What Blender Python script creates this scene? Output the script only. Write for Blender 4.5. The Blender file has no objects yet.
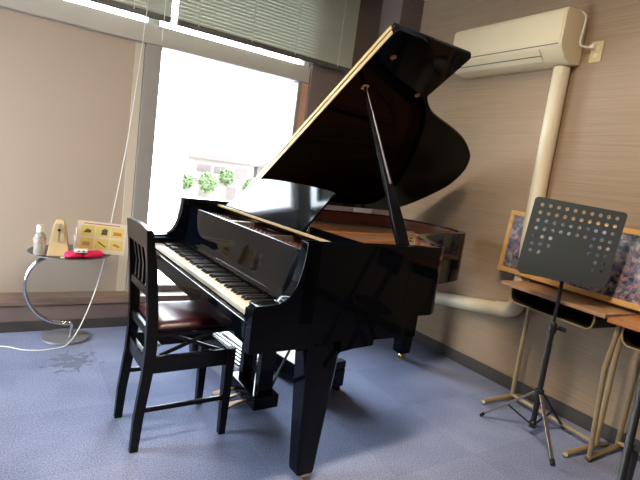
import bpy, bmesh, math, random
from mathutils import Vector, Matrix
random.seed(7)
sc = bpy.context.scene
COL = sc.collection
PI = math.pi
R = math.radians

# ------------------------------------------------------------------ materials
def newmat(name):
    m = bpy.data.materials.new(name); m.use_nodes = True
    nt = m.node_tree
    return m, nt, nt.nodes['Principled BSDF']

def pmat(name, col, rough=.5, metal=0, coat=0, spec=.5, bump=0, bscale=60, var=0, vscale=8, stretch=(1, 1, 1), trans=0, ior=1.45):
    m, nt, b = newmat(name)
    b.inputs['Base Color'].default_value = (*col, 1)
    b.inputs['Roughness'].default_value = rough
    b.inputs['Metallic'].default_value = metal
    b.inputs['Coat Weight'].default_value = coat
    b.inputs['Coat Roughness'].default_value = .03
    b.inputs['Specular IOR Level'].default_value = spec
    b.inputs['Transmission Weight'].default_value = trans
    b.inputs['IOR'].default_value = ior
    if bump or var:
        tc = nt.nodes.new('ShaderNodeTexCoord'); mp = nt.nodes.new('ShaderNodeMapping')
        mp.inputs['Scale'].default_value = stretch
        nt.links.new(tc.outputs['Object'], mp.inputs[0])
    if var:
        n = nt.nodes.new('ShaderNodeTexNoise'); n.inputs['Scale'].default_value = vscale; n.inputs['Detail'].default_value = 5
        nt.links.new(mp.outputs[0], n.inputs['Vector'])
        r = nt.nodes.new('ShaderNodeValToRGB')
        r.color_ramp.elements[0].position = .3; r.color_ramp.elements[1].position = .7
        r.color_ramp.elements[0].color = (*[max(0, c * (1 - var)) for c in col], 1)
        r.color_ramp.elements[1].color = (*[min(1, c * (1 + var)) for c in col], 1)
        nt.links.new(n.outputs['Fac'], r.inputs[0]); nt.links.new(r.outputs[0], b.inputs['Base Color'])
    if bump:
        n2 = nt.nodes.new('ShaderNodeTexNoise'); n2.inputs['Scale'].default_value = bscale; n2.inputs['Detail'].default_value = 3
        nt.links.new(mp.outputs[0], n2.inputs['Vector'])
        bp = nt.nodes.new('ShaderNodeBump'); bp.inputs['Strength'].default_value = bump; bp.inputs['Distance'].default_value = .002
        nt.links.new(n2.outputs['Fac'], bp.inputs['Height']); nt.links.new(bp.outputs[0], b.inputs['Normal'])
    return m

def emat(name, col, s):
    m, nt, b = newmat(name)
    b.inputs['Base Color'].default_value = (*col, 1)
    b.inputs['Emission Color'].default_value = (*col, 1); b.inputs['Emission Strength'].default_value = s
    return m

M = {}
M['black'] = pmat('piano_black', (.0016, .0022, .004), .05, spec=.18)
M['deskblack'] = pmat('music_desk_black', (.0016, .0022, .004), .06, spec=.09)
M['blackwood'] = pmat('satin_black_wood', (.004, .004, .005), .26, spec=.28)
M['felt'] = pmat('black_felt', (.008, .008, .009), .9)
M['ivory'] = pmat('key_ivory', (.50, .45, .36), .3)
M['ebony'] = pmat('key_ebony', (.006, .006, .006), .3)
M['brass'] = pmat('brass', (.75, .50, .20), .22, metal=1)
M['goldtrim'] = pmat('gold_trim', (.58, .42, .20), .4, metal=.6)
M['soundwood'] = pmat('soundboard_spruce', (.46, .17, .05), .3, coat=.5, var=.15, vscale=3, stretch=(1, 14, 1))
M['redwood'] = pmat('inner_rim_wood', (.16, .045, .022), .25, coat=.4, var=.2, vscale=4, stretch=(1, 1, 8))
M['bronze'] = pmat('cast_plate_bronze', (.52, .23, .09), .3, metal=.5)
M['darkred'] = pmat('dark_red_pin_block', (.07, .018, .014), .35, coat=.3)
M['pedal'] = pmat('worn_pedal_brass', (.16, .085, .035), .5, metal=.7)
M['rodgrey'] = pmat('dull_rod_metal', (.13, .125, .13), .4, metal=.8)
M['steel'] = pmat('string_steel', (.6, .55, .5), .3, metal=1)
M['chrome'] = pmat('chrome', (.75, .75, .76), .12, metal=1)
M['leather'] = pmat('oxblood_leather', (.040, .006, .010), .36, bump=.25, bscale=180, coat=.15)
M['blackmetal'] = pmat('black_metal', (.012, .012, .014), .4, spec=.5)
M['stand_grey'] = pmat('stand_plate_black', (.066, .078, .082), .42, spec=.4)
M['rubber'] = pmat('rubber', (.01, .01, .01), .7)
M['dullchrome'] = pmat('stand_dull_chrome', (.35, .32, .29), .3, metal=.9)
M['beige_metal'] = pmat('beige_enamel_tube', (.30, .225, .125), .4, var=.12, vscale=20)
M['dark_tray'] = pmat('dark_tray_metal', (.03, .026, .024), .5)
M['acwhite'] = pmat('aged_white_plastic', (.76, .66, .45), .38)
M['acgrey'] = pmat('vent_shadow_plastic', (.16, .14, .11), .5)
M['pipewhite'] = pmat('duct_cover_cream', (.68, .59, .42), .42, var=.06, vscale=4)
M['plate'] = pmat('outlet_plate', (.62, .50, .27), .4)
M['cord'] = pmat('white_cord', (.75, .74, .72), .5)
M['alum'] = pmat('beige_alu_frame', (.44, .40, .345), .45, spec=.4, var=.06, vscale=2)
M['alumdark'] = pmat('bronze_grey_frame', (.27, .245, .225), .45)
M['blind'] = pmat('blind_slat', (.50, .53, .46), .5)
M['blindrail'] = pmat('blind_rail', (.08, .078, .072), .5)
M['ledge'] = pmat('brown_ledge_wood', (.20, .13, .095), .45, var=.2, vscale=5, stretch=(1, 12, 12))
M['lowwall'] = pmat('brown_lower_wall', (.16, .115, .10), .8, var=.08, vscale=6)
M['base'] = pmat('dark_vinyl_base', (.055, .048, .045), .5)
M['panel'] = pmat('cream_panel', (.40, .31, .235), .6, var=.02, vscale=1.2)
M['trimcream'] = pmat('cream_strip', (.55, .47, .36), .6)
M['ceiling'] = pmat('ceiling_tile', (.62, .60, .56), .9, bump=.3, bscale=90)
M['orangewood'] = pmat('window_jamb_wood', (.62, .34, .23), .45)
M['white'] = pmat('white_plastic', (.78, .76, .72), .4)
M['metwood'] = pmat('metronome_ivory', (.52, .37, .19), .4, var=.08, vscale=10)
M['metface'] = pmat('metronome_scale', (.42, .31, .18), .35)
M['pink'] = pmat('hot_pink_fabric', (.78, .018, .10), .75, bump=.3, bscale=120)
M['paper'] = pmat('laminated_sheet', (.72, .62, .50), .3)
M['yellow'] = pmat('yellow_print', (.68, .57, .17), .4)
M['ink'] = pmat('dark_print', (.10, .07, .05), .6)
M['redink'] = pmat('orange_print', (.55, .18, .08), .6)
M['frost'] = pmat('clear_plastic', (.72, .68, .6), .2, trans=.6)
M['ribbon'] = pmat('patterned_ribbon', (.45, .3, .26), .7, var=.9, vscale=120)
M['matwhite'] = pmat('white_mat', (.75, .70, .62), .35)
M['boxgrey'] = pmat('grey_ribbed_case', (.16, .16, .18), .3)
M['pinewood'] = pmat('pine_frame', (.62, .36, .12), .4, var=.12, vscale=4, stretch=(8, 1, 8))
M['screw'] = pmat('copper_screw', (.42, .22, .12), .3, metal=.9)

def desk_mat(name, c):
    return pmat(name, c, .28, coat=.25, var=.16, vscale=3, stretch=(12, 1.2, 4))
M['desktop'] = desk_mat('desk_top_wood', (.44, .26, .145))
M['desktop2'] = desk_mat('desk_top_wood_orange', (.42, .17, .06))

def thin_glass(name, tint=(1, 1, 1), refl=1.0, col=(.9, .95, .93)):
    m = bpy.data.materials.new(name); m.use_nodes = True; nt = m.node_tree; nt.nodes.clear()
    o = nt.nodes.new('ShaderNodeOutputMaterial'); mx = nt.nodes.new('ShaderNodeMixShader')
    t = nt.nodes.new('ShaderNodeBsdfTransparent'); g = nt.nodes.new('ShaderNodeBsdfGlossy'); f = nt.nodes.new('ShaderNodeFresnel')
    t.inputs[0].default_value = (*tint, 1); g.inputs['Roughness'].default_value = .02; f.inputs[0].default_value = 1.45
    nt.links.new(f.outputs[0], mx.inputs[0]); nt.links.new(t.outputs[0], mx.inputs[1]); nt.links.new(g.outputs[0], mx.inputs[2])
    nt.links.new(mx.outputs[0], o.inputs[0])
    return m
M['glass'] = thin_glass('window_glass')
M['tableglass'] = thin_glass('table_glass', tint=(.80, .90, .87))

def wallpaper(name, c):
    m, nt, b = newmat(name); b.inputs['Roughness'].default_value = .75
    tc = nt.nodes.new('ShaderNodeTexCoord'); mp = nt.nodes.new('ShaderNodeMapping'); mp.inputs['Scale'].default_value = (1.2, 1.2, 70)
    nt.links.new(tc.outputs['Object'], mp.inputs[0])
    n = nt.nodes.new('ShaderNodeTexNoise'); n.inputs['Scale'].default_value = 2.2; n.inputs['Detail'].default_value = 6; n.inputs['Roughness'].default_value = .65
    nt.links.new(mp.outputs[0], n.inputs['Vector'])
    r = nt.nodes.new('ShaderNodeValToRGB'); r.color_ramp.elements[0].position = .3; r.color_ramp.elements[1].position = .72
    r.color_ramp.elements[0].color = (*[x * .82 for x in c], 1); r.color_ramp.elements[1].color = (*[x * 1.14 for x in c], 1)
    nt.links.new(n.outputs['Fac'], r.inputs[0])
    nt.links.new(r.outputs[0], b.inputs['Base Color'])
    bp = nt.nodes.new('ShaderNodeBump'); bp.inputs['Strength'].default_value = .25; bp.inputs['Distance'].default_value = .002
    nt.links.new(n.outputs['Fac'], bp.inputs['Height']); nt.links.new(bp.outputs[0], b.inputs['Normal'])
    return m
M['wall'] = wallpaper('taupe_wallpaper', (.31, .215, .135))
M['walldark'] = wallpaper('plum_brown_wallpaper', (.17, .125, .105))  # darker wallpaper copy: shade of the backlit and rear walls put into the colour

def carpet():
    m, nt, b = newmat('carpet_tiles'); b.inputs['Roughness'].default_value = .95; b.inputs['Specular IOR Level'].default_value = .1
    L = nt.links.new
    tc = nt.nodes.new('ShaderNodeTexCoord')
    ch = nt.nodes.new('ShaderNodeTexChecker'); ch.inputs['Scale'].default_value = 2.0
    mp = nt.nodes.new('ShaderNodeMapping'); mp.inputs['Location'].default_value = (.05, .13, .013)
    L(tc.outputs['Object'], mp.inputs[0]); L(mp.outputs[0], ch.inputs['Vector'])
    ch.inputs['Color1'].default_value = (.235, .265, .40, 1); ch.inputs['Color2'].default_value = (.213, .242, .37, 1)
    n = nt.nodes.new('ShaderNodeTexNoise'); n.inputs['Scale'].default_value = 160; n.inputs['Detail'].default_value = 4
    L(tc.outputs['Object'], n.inputs['Vector'])
    r = nt.nodes.new('ShaderNodeValToRGB'); r.color_ramp.elements[0].position = .32; r.color_ramp.elements[1].position = .7
    r.color_ramp.elements[0].color = (.62, .62, .62, 1); r.color_ramp.elements[1].color = (1.35, 1.35, 1.35, 1)
    L(n.outputs['Fac'], r.inputs[0])
    mx = nt.nodes.new('ShaderNodeMix'); mx.data_type = 'RGBA'; mx.blend_type = 'MULTIPLY'; mx.inputs['Factor'].default_value = 1
    L(ch.outputs['Color'], mx.inputs['A']); L(r.outputs[0], mx.inputs['B'])
    n3 = nt.nodes.new('ShaderNodeTexNoise'); n3.inputs['Scale'].default_value = 3; n3.inputs['Detail'].default_value = 6
    L(tc.outputs['Object'], n3.inputs['Vector'])
    r3 = nt.nodes.new('ShaderNodeValToRGB'); r3.color_ramp.elements[0].position = .3; r3.color_ramp.elements[1].position = .6
    r3.color_ramp.elements[0].color = (.84, .84, .84, 1); r3.color_ramp.elements[1].color = (1.05, 1.05, 1.05, 1)
    L(n3.outputs['Fac'], r3.inputs[0])
    m2 = nt.nodes.new('ShaderNodeMix'); m2.data_type = 'RGBA'; m2.blend_type = 'MULTIPLY'; m2.inputs['Factor'].default_value = 1
    L(mx.outputs['Result'], m2.inputs['A']); L(r3.outputs[0], m2.inputs['B'])
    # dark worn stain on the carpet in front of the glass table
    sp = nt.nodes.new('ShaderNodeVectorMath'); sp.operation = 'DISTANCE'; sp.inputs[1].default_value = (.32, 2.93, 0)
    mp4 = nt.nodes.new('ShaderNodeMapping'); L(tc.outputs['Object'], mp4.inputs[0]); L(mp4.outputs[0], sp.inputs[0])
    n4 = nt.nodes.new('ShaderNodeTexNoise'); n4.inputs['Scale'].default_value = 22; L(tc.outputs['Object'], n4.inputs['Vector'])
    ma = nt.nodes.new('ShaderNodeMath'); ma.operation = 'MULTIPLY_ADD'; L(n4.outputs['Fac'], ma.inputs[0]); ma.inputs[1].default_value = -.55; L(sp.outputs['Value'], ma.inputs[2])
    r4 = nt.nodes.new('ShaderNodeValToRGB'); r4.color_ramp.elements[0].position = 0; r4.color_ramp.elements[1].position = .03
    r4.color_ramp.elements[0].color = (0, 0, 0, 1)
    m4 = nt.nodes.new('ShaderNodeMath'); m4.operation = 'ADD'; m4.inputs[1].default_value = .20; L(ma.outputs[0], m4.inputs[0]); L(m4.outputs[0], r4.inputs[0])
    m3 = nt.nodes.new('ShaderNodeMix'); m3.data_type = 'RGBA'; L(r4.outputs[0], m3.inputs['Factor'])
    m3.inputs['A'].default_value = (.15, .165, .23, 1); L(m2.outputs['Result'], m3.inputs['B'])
    L(m3.outputs['Result'], b.inputs['Base Color'])
    bp = nt.nodes.new('ShaderNodeBump'); bp.inputs['Strength'].default_value = .5; bp.inputs['Distance'].default_value = .004
    L(n.outputs['Fac'], bp.inputs['Height']); L(bp.outputs[0], b.inputs['Normal'])
    return m
M['carpet'] = carpet()

def puzzle():
    m, nt, b = newmat('coral_reef_print'); b.inputs['Roughness'].default_value = .25; b.inputs['Coat Weight'].default_value = .5
    L = nt.links.new
    tc = nt.nodes.new('ShaderNodeTexCoord')
    n = nt.nodes.new('ShaderNodeTexNoise'); n.inputs['Scale'].default_value = 9; n.inputs['Detail'].default_value = 5; n.inputs['Distortion'].default_value = 1.2
    L(tc.outputs['Object'], n.inputs['Vector'])
    r = nt.nodes.new('ShaderNodeValToRGB'); cr = r.color_ramp
    cols = [(.30, (.015, .02, .05)), (.40, (.05, .10, .20)), (.46, (.10, .09, .15)), (.51, (.30, .13, .14)), (.56, (.10, .13, .19)), (.62, (.22, .28, .31)), (.72, (.42, .27, .23))]
    cr.elements[0].position, cr.elements[0].color = cols[0][0], (*cols[0][1], 1)
    cr.elements[1].position, cr.elements[1].color = cols[-1][0], (*cols[-1][1], 1)
    for p, c in cols[1:-1]:
        e = cr.elements.new(p); e.color = (*c, 1)
    vv = nt.nodes.new('ShaderNodeTexVoronoi'); vv.inputs['Scale'].default_value = 42; L(tc.outputs['Object'], vv.inputs['Vector'])
    sp_ = nt.nodes.new('ShaderNodeSeparateColor'); L(vv.outputs['Color'], sp_.inputs[0])
    ad = nt.nodes.new('ShaderNodeMath'); ad.operation = 'MULTIPLY_ADD'; ad.inputs[1].default_value = .26; L(sp_.outputs[0], ad.inputs[0])
    sb = nt.nodes.new('ShaderNodeMath'); sb.operation = 'SUBTRACT'; sb.inputs[1].default_value = .13; L(n.outputs['Fac'], sb.inputs[0]); L(sb.outputs[0], ad.inputs[2])
    L(ad.outputs[0], r.inputs[0])
    # lower band pinker (z), upper band bluer
    sx = nt.nodes.new('ShaderNodeSeparateXYZ'); L(tc.outputs['Object'], sx.inputs[0])
    mr = nt.nodes.new('ShaderNodeMapRange'); mr.inputs['From Min'].default_value = -.16; mr.inputs['From Max'].default_value = .14
    L(sx.outputs['Z'], mr.inputs['Value'])
    r2 = nt.nodes.new('ShaderNodeValToRGB'); r2.color_ramp.elements[0].color = (1.1, .85, .88, 1); r2.color_ramp.elements[1].color = (.9, 1.02, 1.1, 1)
    L(mr.outputs[0], r2.inputs[0])
    mx = nt.nodes.new('ShaderNodeMix'); mx.data_type = 'RGBA'; mx.blend_type = 'MULTIPLY'; mx.inputs['Factor'].default_value = 1
    L(r.outputs[0], mx.inputs['A']); L(r2.outputs[0], mx.inputs['B'])
    v = nt.nodes.new('ShaderNodeTexVoronoi'); v.inputs['Scale'].default_value = 60; L(tc.outputs['Object'], v.inputs['Vector'])
    m2 = nt.nodes.new('ShaderNodeMix'); m2.data_type = 'RGBA'; m2.blend_type = 'OVERLAY'; m2.inputs['Factor'].default_value = .15
    L(mx.outputs['Result'], m2.inputs['A']); L(v.outputs['Color'], m2.inputs['B'])
    hs = nt.nodes.new('ShaderNodeHueSaturation'); hs.inputs['Saturation'].default_value = .68; hs.inputs['Value'].default_value = 1.15
    L(m2.outputs['Result'], hs.inputs['Color']); L(hs.outputs[0], b.inputs['Base Color'])
    return m
M['puzzle'] = puzzle()
M['housewall'] = pmat('house_cream_wall', (.075, .060, .050), .8)
M['houseroof'] = pmat('house_tile_roof', (.030, .020, .016), .7)
M['housewood'] = pmat('house_brown_shutter', (.03, .018, .014), .6)
M['leaf'] = pmat('leaves', (.035, .055, .014), .8, var=.4, vscale=3)
M['ground'] = pmat('pale_asphalt', (.80, .80, .79), .9)
M['concrete'] = pmat('concrete', (.045, .045, .042), .8)

# ------------------------------------------------------------------ mesh helpers
class MB:
    def __init__(s): s.v = []; s.f = []
    def add(s, vs, fs):
        n = len(s.v); s.v += [tuple(v) for v in vs]; s.f += [tuple(i + n for i in f) for f in fs]; return s
    def box(s, x0, x1, y0, y1, z0, z1, mat=None):
        vs = [Vector(p) for p in ((x0, y0, z0), (x1, y0, z0), (x1, y1, z0), (x0, y1, z0), (x0, y0, z1), (x1, y0, z1), (x1, y1, z1), (x0, y1, z1))]
        if mat is not None: vs = [mat @ v for v in vs]
        return s.add(vs, [(3, 2, 1, 0), (4, 5, 6, 7), (0, 1, 5, 4), (1, 2, 6, 5), (2, 3, 7, 6), (3, 0, 4, 7)])
    def prism(s, pts, fn, a, b):
        """pts: 2D outline; fn(u,v,w) -> 3D; extruded from w=a to w=b"""
        n = len(pts); vs = [fn(u, v, a) for u, v in pts] + [fn(u, v, b) for u, v in pts]
        fs = [tuple(range(n))[::-1], tuple(range(n, 2 * n))] + [(i, (i + 1) % n, n + (i + 1) % n, n + i) for i in range(n)]
        return s.add(vs, fs)
    def loft(s, rings, cap=True):
        n = len(rings[0]); vs = [p for r in rings for p in r]; fs = []
        for k in range(len(rings) - 1):
            for i in range(n):
                j = (i + 1) % n; fs.append((k * n + i, k * n + j, (k + 1) * n + j, (k + 1) * n + i))
        if cap: fs.append(tuple(range(n))[::-1]); fs.append(tuple(range((len(rings) - 1) * n, len(rings) * n)))
        return s.add(vs, fs)
    def tube(s, path, r, n=12):
        path = [Vector(p) for p in path]; rs = r if isinstance(r, (list, tuple)) else [r] * len(path)
        rings = []; up = None
        for i, p in enumerate(path):
            t = (path[min(i + 1, len(path) - 1)] - path[max(i - 1, 0)]).normalized()
            if up is None:
                up = Vector((0, 0, 1)) if abs(t.z) < .9 else Vector((1, 0, 0))
            a = (up - t * up.dot(t)).normalized(); up = a; b = t.cross(a)
            rings.append([p + (a * math.cos(2 * PI * k / n) + b * math.sin(2 * PI * k / n)) * rs[i] for k in range(n)])
        return s.loft(rings)
    def lathe(s, prof, c=(0, 0, 0), n=28, axis='z'):
        rings = []
        for r, h in prof:
            ring = []
            for k in range(n):
                a = 2 * PI * k / n; x, y = r * math.cos(a), r * math.sin(a)
                p = {'z': (x, y, h), 'x': (h, x, y), 'y': (y, h, x)}[axis]
                ring.append((p[0] + c[0], p[1] + c[1], p[2] + c[2]))
            rings.append(ring)
        return s.loft(rings)
    def build(s, name, mat, parent=None, loc=None, bevel=0, seg=2, smooth=None, rot=None):
        me = bpy.data.meshes.new(name); me.from_pydata(s.v, [], s.f)
        bm = bmesh.new(); bm.from_mesh(me); bmesh.ops.recalc_face_normals(bm, faces=bm.faces)
        if bevel:
            es = [e for e in bm.edges if len(e.link_faces) == 2 and e.calc_face_angle(0) > R(35)]
            bmesh.ops.bevel(bm, geom=es, offset=bevel, segments=seg, affect='EDGES', profile=.5, clamp_overlap=True)
        for f in bm.faces: f.smooth = True
        for e in bm.edges:
            e.smooth = not (len(e.link_faces) == 2 and e.calc_face_angle(0) > R(38))
        bm.to_mesh(me); bm.free()
        o = bpy.data.objects.new(name, me); COL.objects.link(o); me.materials.append(mat)
        if bevel and len(me.polygons) < 4000:
            wn = o.modifiers.new('n', 'WEIGHTED_NORMAL'); wn.keep_sharp = True
        if parent: o.parent = parent
        if loc: o.location = loc
        if rot: o.rotation_euler = rot
        return o

def smoothpath(pts, k=6):
    pts = [Vector(p) for p in pts]; out = []
    for i in range(len(pts) - 1):
        p0 = pts[max(i - 1, 0)]; p1 = pts[i]; p2 = pts[i + 1]; p3 = pts[min(i + 2, len(pts) - 1)]
        for j in range(k):
            t = j / k
            out.append(.5 * ((2 * p1) + (-p0 + p2) * t + (2 * p0 - 5 * p1 + 4 * p2 - p3) * t * t + (-p0 + 3 * p1 - 3 * p2 + p3) * t ** 3))
    out.append(pts[-1]); return out
def sm2(pts, k=5):
    return [(p.x, p.y) for p in smoothpath([(a, b, 0) for a, b in pts], k)]

def thing(name, label, cat, loc=(0, 0, 0), rz=0, group=None):
    o = bpy.data.objects.new(name, None); COL.objects.link(o); o.empty_display_size = .05
    o.location = loc; o.rotation_euler = (0, 0, rz); o['label'] = label; o['category'] = cat
    if group: o['group'] = group
    return o
def tag(o, label, cat, group=None):
    o['label'] = label; o['category'] = cat
    if group: o['group'] = group
    return o
def struct(name, mb, mat, **k):
    o = mb.build(name, mat, **k); 
    if not k.get('parent'): o['kind'] = 'structure'
    return o
def copy_tree(o, parent=None):
    c = o.copy(); COL.objects.link(c)
    if parent: c.parent = parent
    for ch in list(o.children): copy_tree(ch, c)
    return c
XZ = lambda u, v, w: (u, w, v)     # outline in x,z extruded along y
YZ = lambda u, v, w: (w, u, v)
XY = lambda u, v, w: (u, v, w)

# ------------------------------------------------------------------ room
XR, YW, XL, YB, ZC = 2.85, 3.60, -1.7, -1.9, 2.80
struct('floor', MB().box(XL - .1, XR + .1, YB - .1, YW + .1, -.1, 0), M['carpet'])
struct('ceiling', MB().box(XL - .1, XR + .1, YB - .1, YW + .25, ZC, ZC + .1), M['ceiling'])
struct('wall_right', MB().box(XR, XR + .12, YB - .1, YW + .2, 0, ZC), M['wall'])
m = MB(); LY0, LY1, LZ0, LZ1 = 2.2, 3.35, .22, 2.1
m.box(XL - .12, XL, YB - .1, LY0, 0, ZC); m.box(XL - .12, XL, LY1, YW + .2, 0, ZC); m.box(XL - .12, XL, LY0, LY1, 0, LZ0); m.box(XL - .12, XL, LY0, LY1, LZ1, ZC)
struct('wall_left', m, M['wall'])
m = MB()
for y in (LY0, (LY0 + LY1) / 2 - .025, LY1 - .05): m.box(XL - .09, XL - .03, y, y + .05, LZ0, LZ1)
m.box(XL - .09, XL - .03, LY0 + .05, LY1 - .05, LZ0, LZ0 + .05); m.box(XL - .09, XL - .03, LY0 + .05, LY1 - .05, LZ1 - .05, LZ1)
f3 = m.build('window_3', M['alumdark']); f3['kind'] = 'structure'
MB().box(XL - .062, XL - .058, LY0 + .05, LY1 - .05, LZ0 + .05, LZ1 - .05).build('glass_pane', M['glass'], f3)
struct('wall_back', MB().box(XL, XR, YB - .12, YB, 0, ZC), M['walldark'])
# window side: pier in the corner, wall between pier and window, low wall below the windows
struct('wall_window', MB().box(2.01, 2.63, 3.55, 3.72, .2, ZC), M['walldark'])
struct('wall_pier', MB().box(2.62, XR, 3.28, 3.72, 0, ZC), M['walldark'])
struct('wall_sill', MB().box(XL, 2.62, 3.47, 3.72, 0, .175), M['lowwall'])
struct('trim_1', MB().box(XL, 2.62, 3.455, 3.66, .175, .222), M['ledge'], bevel=.004)
struct('wall_panel', MB().box(XL, .715, 3.605, 3.70, .222, 2.0), M['panel'])
struct('trim_3', MB().box(.655, .712, 3.597, 3.606, .222, 2.0), M['trimcream'])
struct('baseboard_window', MB().box(XL, 2.62, 3.462, 3.47, 0, .068), M['base'])
struct('baseboard_right', MB().box(XR - .012, XR, YB, 3.28, 0, .085), M['base'], bevel=.003)
struct('baseboard_pier', MB().box(2.608, XR - .012, 3.27, 3.28, 0, .085), M['base'])

# window: frame members, glass panes
w = MB()
w.box(XL, 2.0, 3.56, 3.70, 1.965, 2.095)          # transom beam
w.build('trim_2', M['alum'], bevel=.006)['kind'] = 'structure'
w1 = MB(); w1.box(.718, .825, 3.57, 3.70, .222, 1.965); w1.box(1.915, 1.948, 3.58, 3.70, .222, 1.965); w1.box(.825, 1.915, 3.60, 3.68, .222, .262)
f1 = w1.build('window_1', M['alumdark'], bevel=.004); f1['kind'] = 'structure'
MB().box(.82, 1.92, 3.635, 3.639, .26, 1.97).build('glass_pane', M['glass'], f1)
MB().box(1.948, 2.0095, 3.585, 3.70, .222, 1.9645).build('jamb_lining', M['orangewood'], f1)
w2 = MB(); w2.box(XL, 2.0, 3.58, 3.70, 2.66, ZC); w2.box(.72, .80, 3.59, 3.70, 2.095, 2.66); w2.box(1.95, 2.0, 3.59, 3.70, 2.095, 2.66); w2.box(-.6, -.54, 3.59, 3.70, 2.095, 2.66)
f2 = w2.build('window_2', M['alum'], bevel=.004); f2['kind'] = 'structure'
MB().box(XL, 1.96, 3.635, 3.639, 2.09, 2.67).build('glass_pane', M['glass'], f2)

# blinds: two side by side, slats in one mesh each, bottom rail, ladder cords
def blind(x0, x1, label):
    t = thing('window_blind', label, 'window blind', ((x0 + x1) / 2, 3.49, 2.125), group=None)
    h = (x1 - x0) / 2; m = MB(); n = 26; z = .035
    for i in range(n):
        a = R(76); zz = z + i * .0245; c, s_ = math.cos(a) * .0148, math.sin(a) * .0148
        m.add([(-h, -c, zz - s_), (h, -c, zz - s_), (h, .0 - .003, zz + .002), (-h, .0 - .003, zz + .002), (-h, c, zz + s_), (h, c, zz + s_)], [(0, 1, 2, 3), (3, 2, 5, 4)])
    m.build('slats', M['blind'], t)
    MB().box(-h, h, -.014, .014, -.012, .024).build('bottom_rail', M['blindrail'], t, bevel=.003)
    MB().box(-h, h, -.02, .03, z + n * .0245, z + n * .0245 + .028).build('head_rail', M['blind'], t, bevel=.003)
    for xx in (-h * .8, -h * .25, h * .25, h * .8):
        MB().box(xx - .0025, xx + .0025, -.0165, -.0145, .01, z + n * .0245).build('ladder_cord', M['white'], t)
    return t
b1 = blind(-1.55, .845, 'grey green slatted window blind on the left, above the cream panel')
b2 = blind(.885, 2.345, 'wide grey green slatted window blind above the bright window')
wd = MB().tube([(.80, 3.455, 2.70), (.795, 3.455, 2.3), (.79, 3.455, 1.98)], [.0025, .0025, .004], 8)
wd.build('blind_wand', M['white'])
tag(bpy.data.objects['blind_wand'], 'thin white tilt wand hanging from the blind before the window post', 'blind wand')
cp = smoothpath([(.70, 3.46, 2.72), (.685, 3.46, 2.2), (.632, 3.46, 1.37), (.560, 3.44, .75), (.515, 3.40, .42), (.43, 3.30, .17), (.33, 3.16, .028), (.23, 3.12, .006), (.10, 3.13, .006), (-.03, 3.22, .006), (-.25, 3.24, .006), (-.6, 3.1, .006)], 6)
tag(MB().tube(cp, .0035, 8).build('white_cord', M['cord']), 'thin white cord hanging past the glass table and trailing over the carpet', 'cord')

# ------------------------------------------------------------------ piano
PN = thing('grand_piano', 'glossy black grand piano with raised lid, opened keyboard and red brown inside', 'grand piano', (.70, 1.43, 0), R(1.5))
W = 1.45
side = [(.0, 0), (.87, 0.0), (.93, .035), (.985, .12), (1.03, .215), (1.10, .31), (1.22, .395), (1.40, .47), (1.60, .525), (1.73, .575), (1.81, .66), (1.86, .80), (1.875, .98), (1.86, 1.17), (1.80, 1.33), (1.70, 1.42), (1.55, W), (.0, W)]
curve = [(.185, 0)] + sm2(side[1:17], 4) + [(.185, W)]
def inset(pts, d):
    n = len(pts); out = []
    for i in range(n):
        a = Vector(pts[max(i - 1, 0)]); b = Vector(pts[min(i + 1, n - 1)]); t = (b - a).normalized(); nn = Vector((-t.y, t.x))
        out.append((pts[i][0] + nn.x * d, pts[i][1] + nn.y * d))
    return out
TH = .045
def band(outl, t, z0, z1, mb):
    inn = inset(outl, t); n = len(outl)
    vs = [(x, y, z) for z in (z0, z1) for x, y in outl] + [(x, y, z) for z in (z0, z1) for x, y in inn]
    fs = []
    for i in range(n - 1):
        fs += [(i, i + 1, n + i + 1, n + i), (2 * n + i + 1, 2 * n + i, 3 * n + i, 3 * n + i + 1), (n + i, n + i + 1, 3 * n + i + 1, 3 * n + i), (i + 1, i, 2 * n + i, 2 * n + i + 1)]
    fs += [(0, n, 3 * n, 2 * n), (n - 1, 2 * n - 1, 4 * n - 1, 3 * n - 1)]
    mb.add(vs, fs)
m = MB(); band(curve, TH, .70, 1.005, m)
m.build('case', M['black'], PN, bevel=.004)
m = MB(); band([(.46, TH + .001)] + inset(curve, TH + .001)[1:-1] + [(.46, W - TH - .001)], .006, .86, .997, m); m.build('inner_rim', M['redwood'], PN)
# arms: side cheeks with the concave cut
arm = [(.0, .605), (.0, .765), (.012, .778), (.06, .780)] + sm2([(.10, .784), (.135, .803), (.160, .845), (.176, .90), (.184, .955), (.187, 1.005)], 4) + [(.25, 1.005), (.25, .605)]
for y0, y1 in ((0, .05), (W - .05, W)):
    MB().prism(arm, XZ, y0, y1).build('side_arm', M['black'], PN, bevel=.003)
for y0, y1 in ((.05, .074), (W - .074, W - .05)):
    MB().prism([(.004, .66), (.004, .756), (.03, .766), (.165, .772), (.165, .66)], XZ, y0, y1).build('cheek_block', M['black'], PN, bevel=.004)
# keybed and key slip
MB().box(.012, .80, .05, W - .05, .618, .66).build('keybed', M['black'], PN, bevel=.003)
MB().box(.0, .022, .05, W - .05, .64, .708).build('key_slip', M['black'], PN, bevel=.004)
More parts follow.
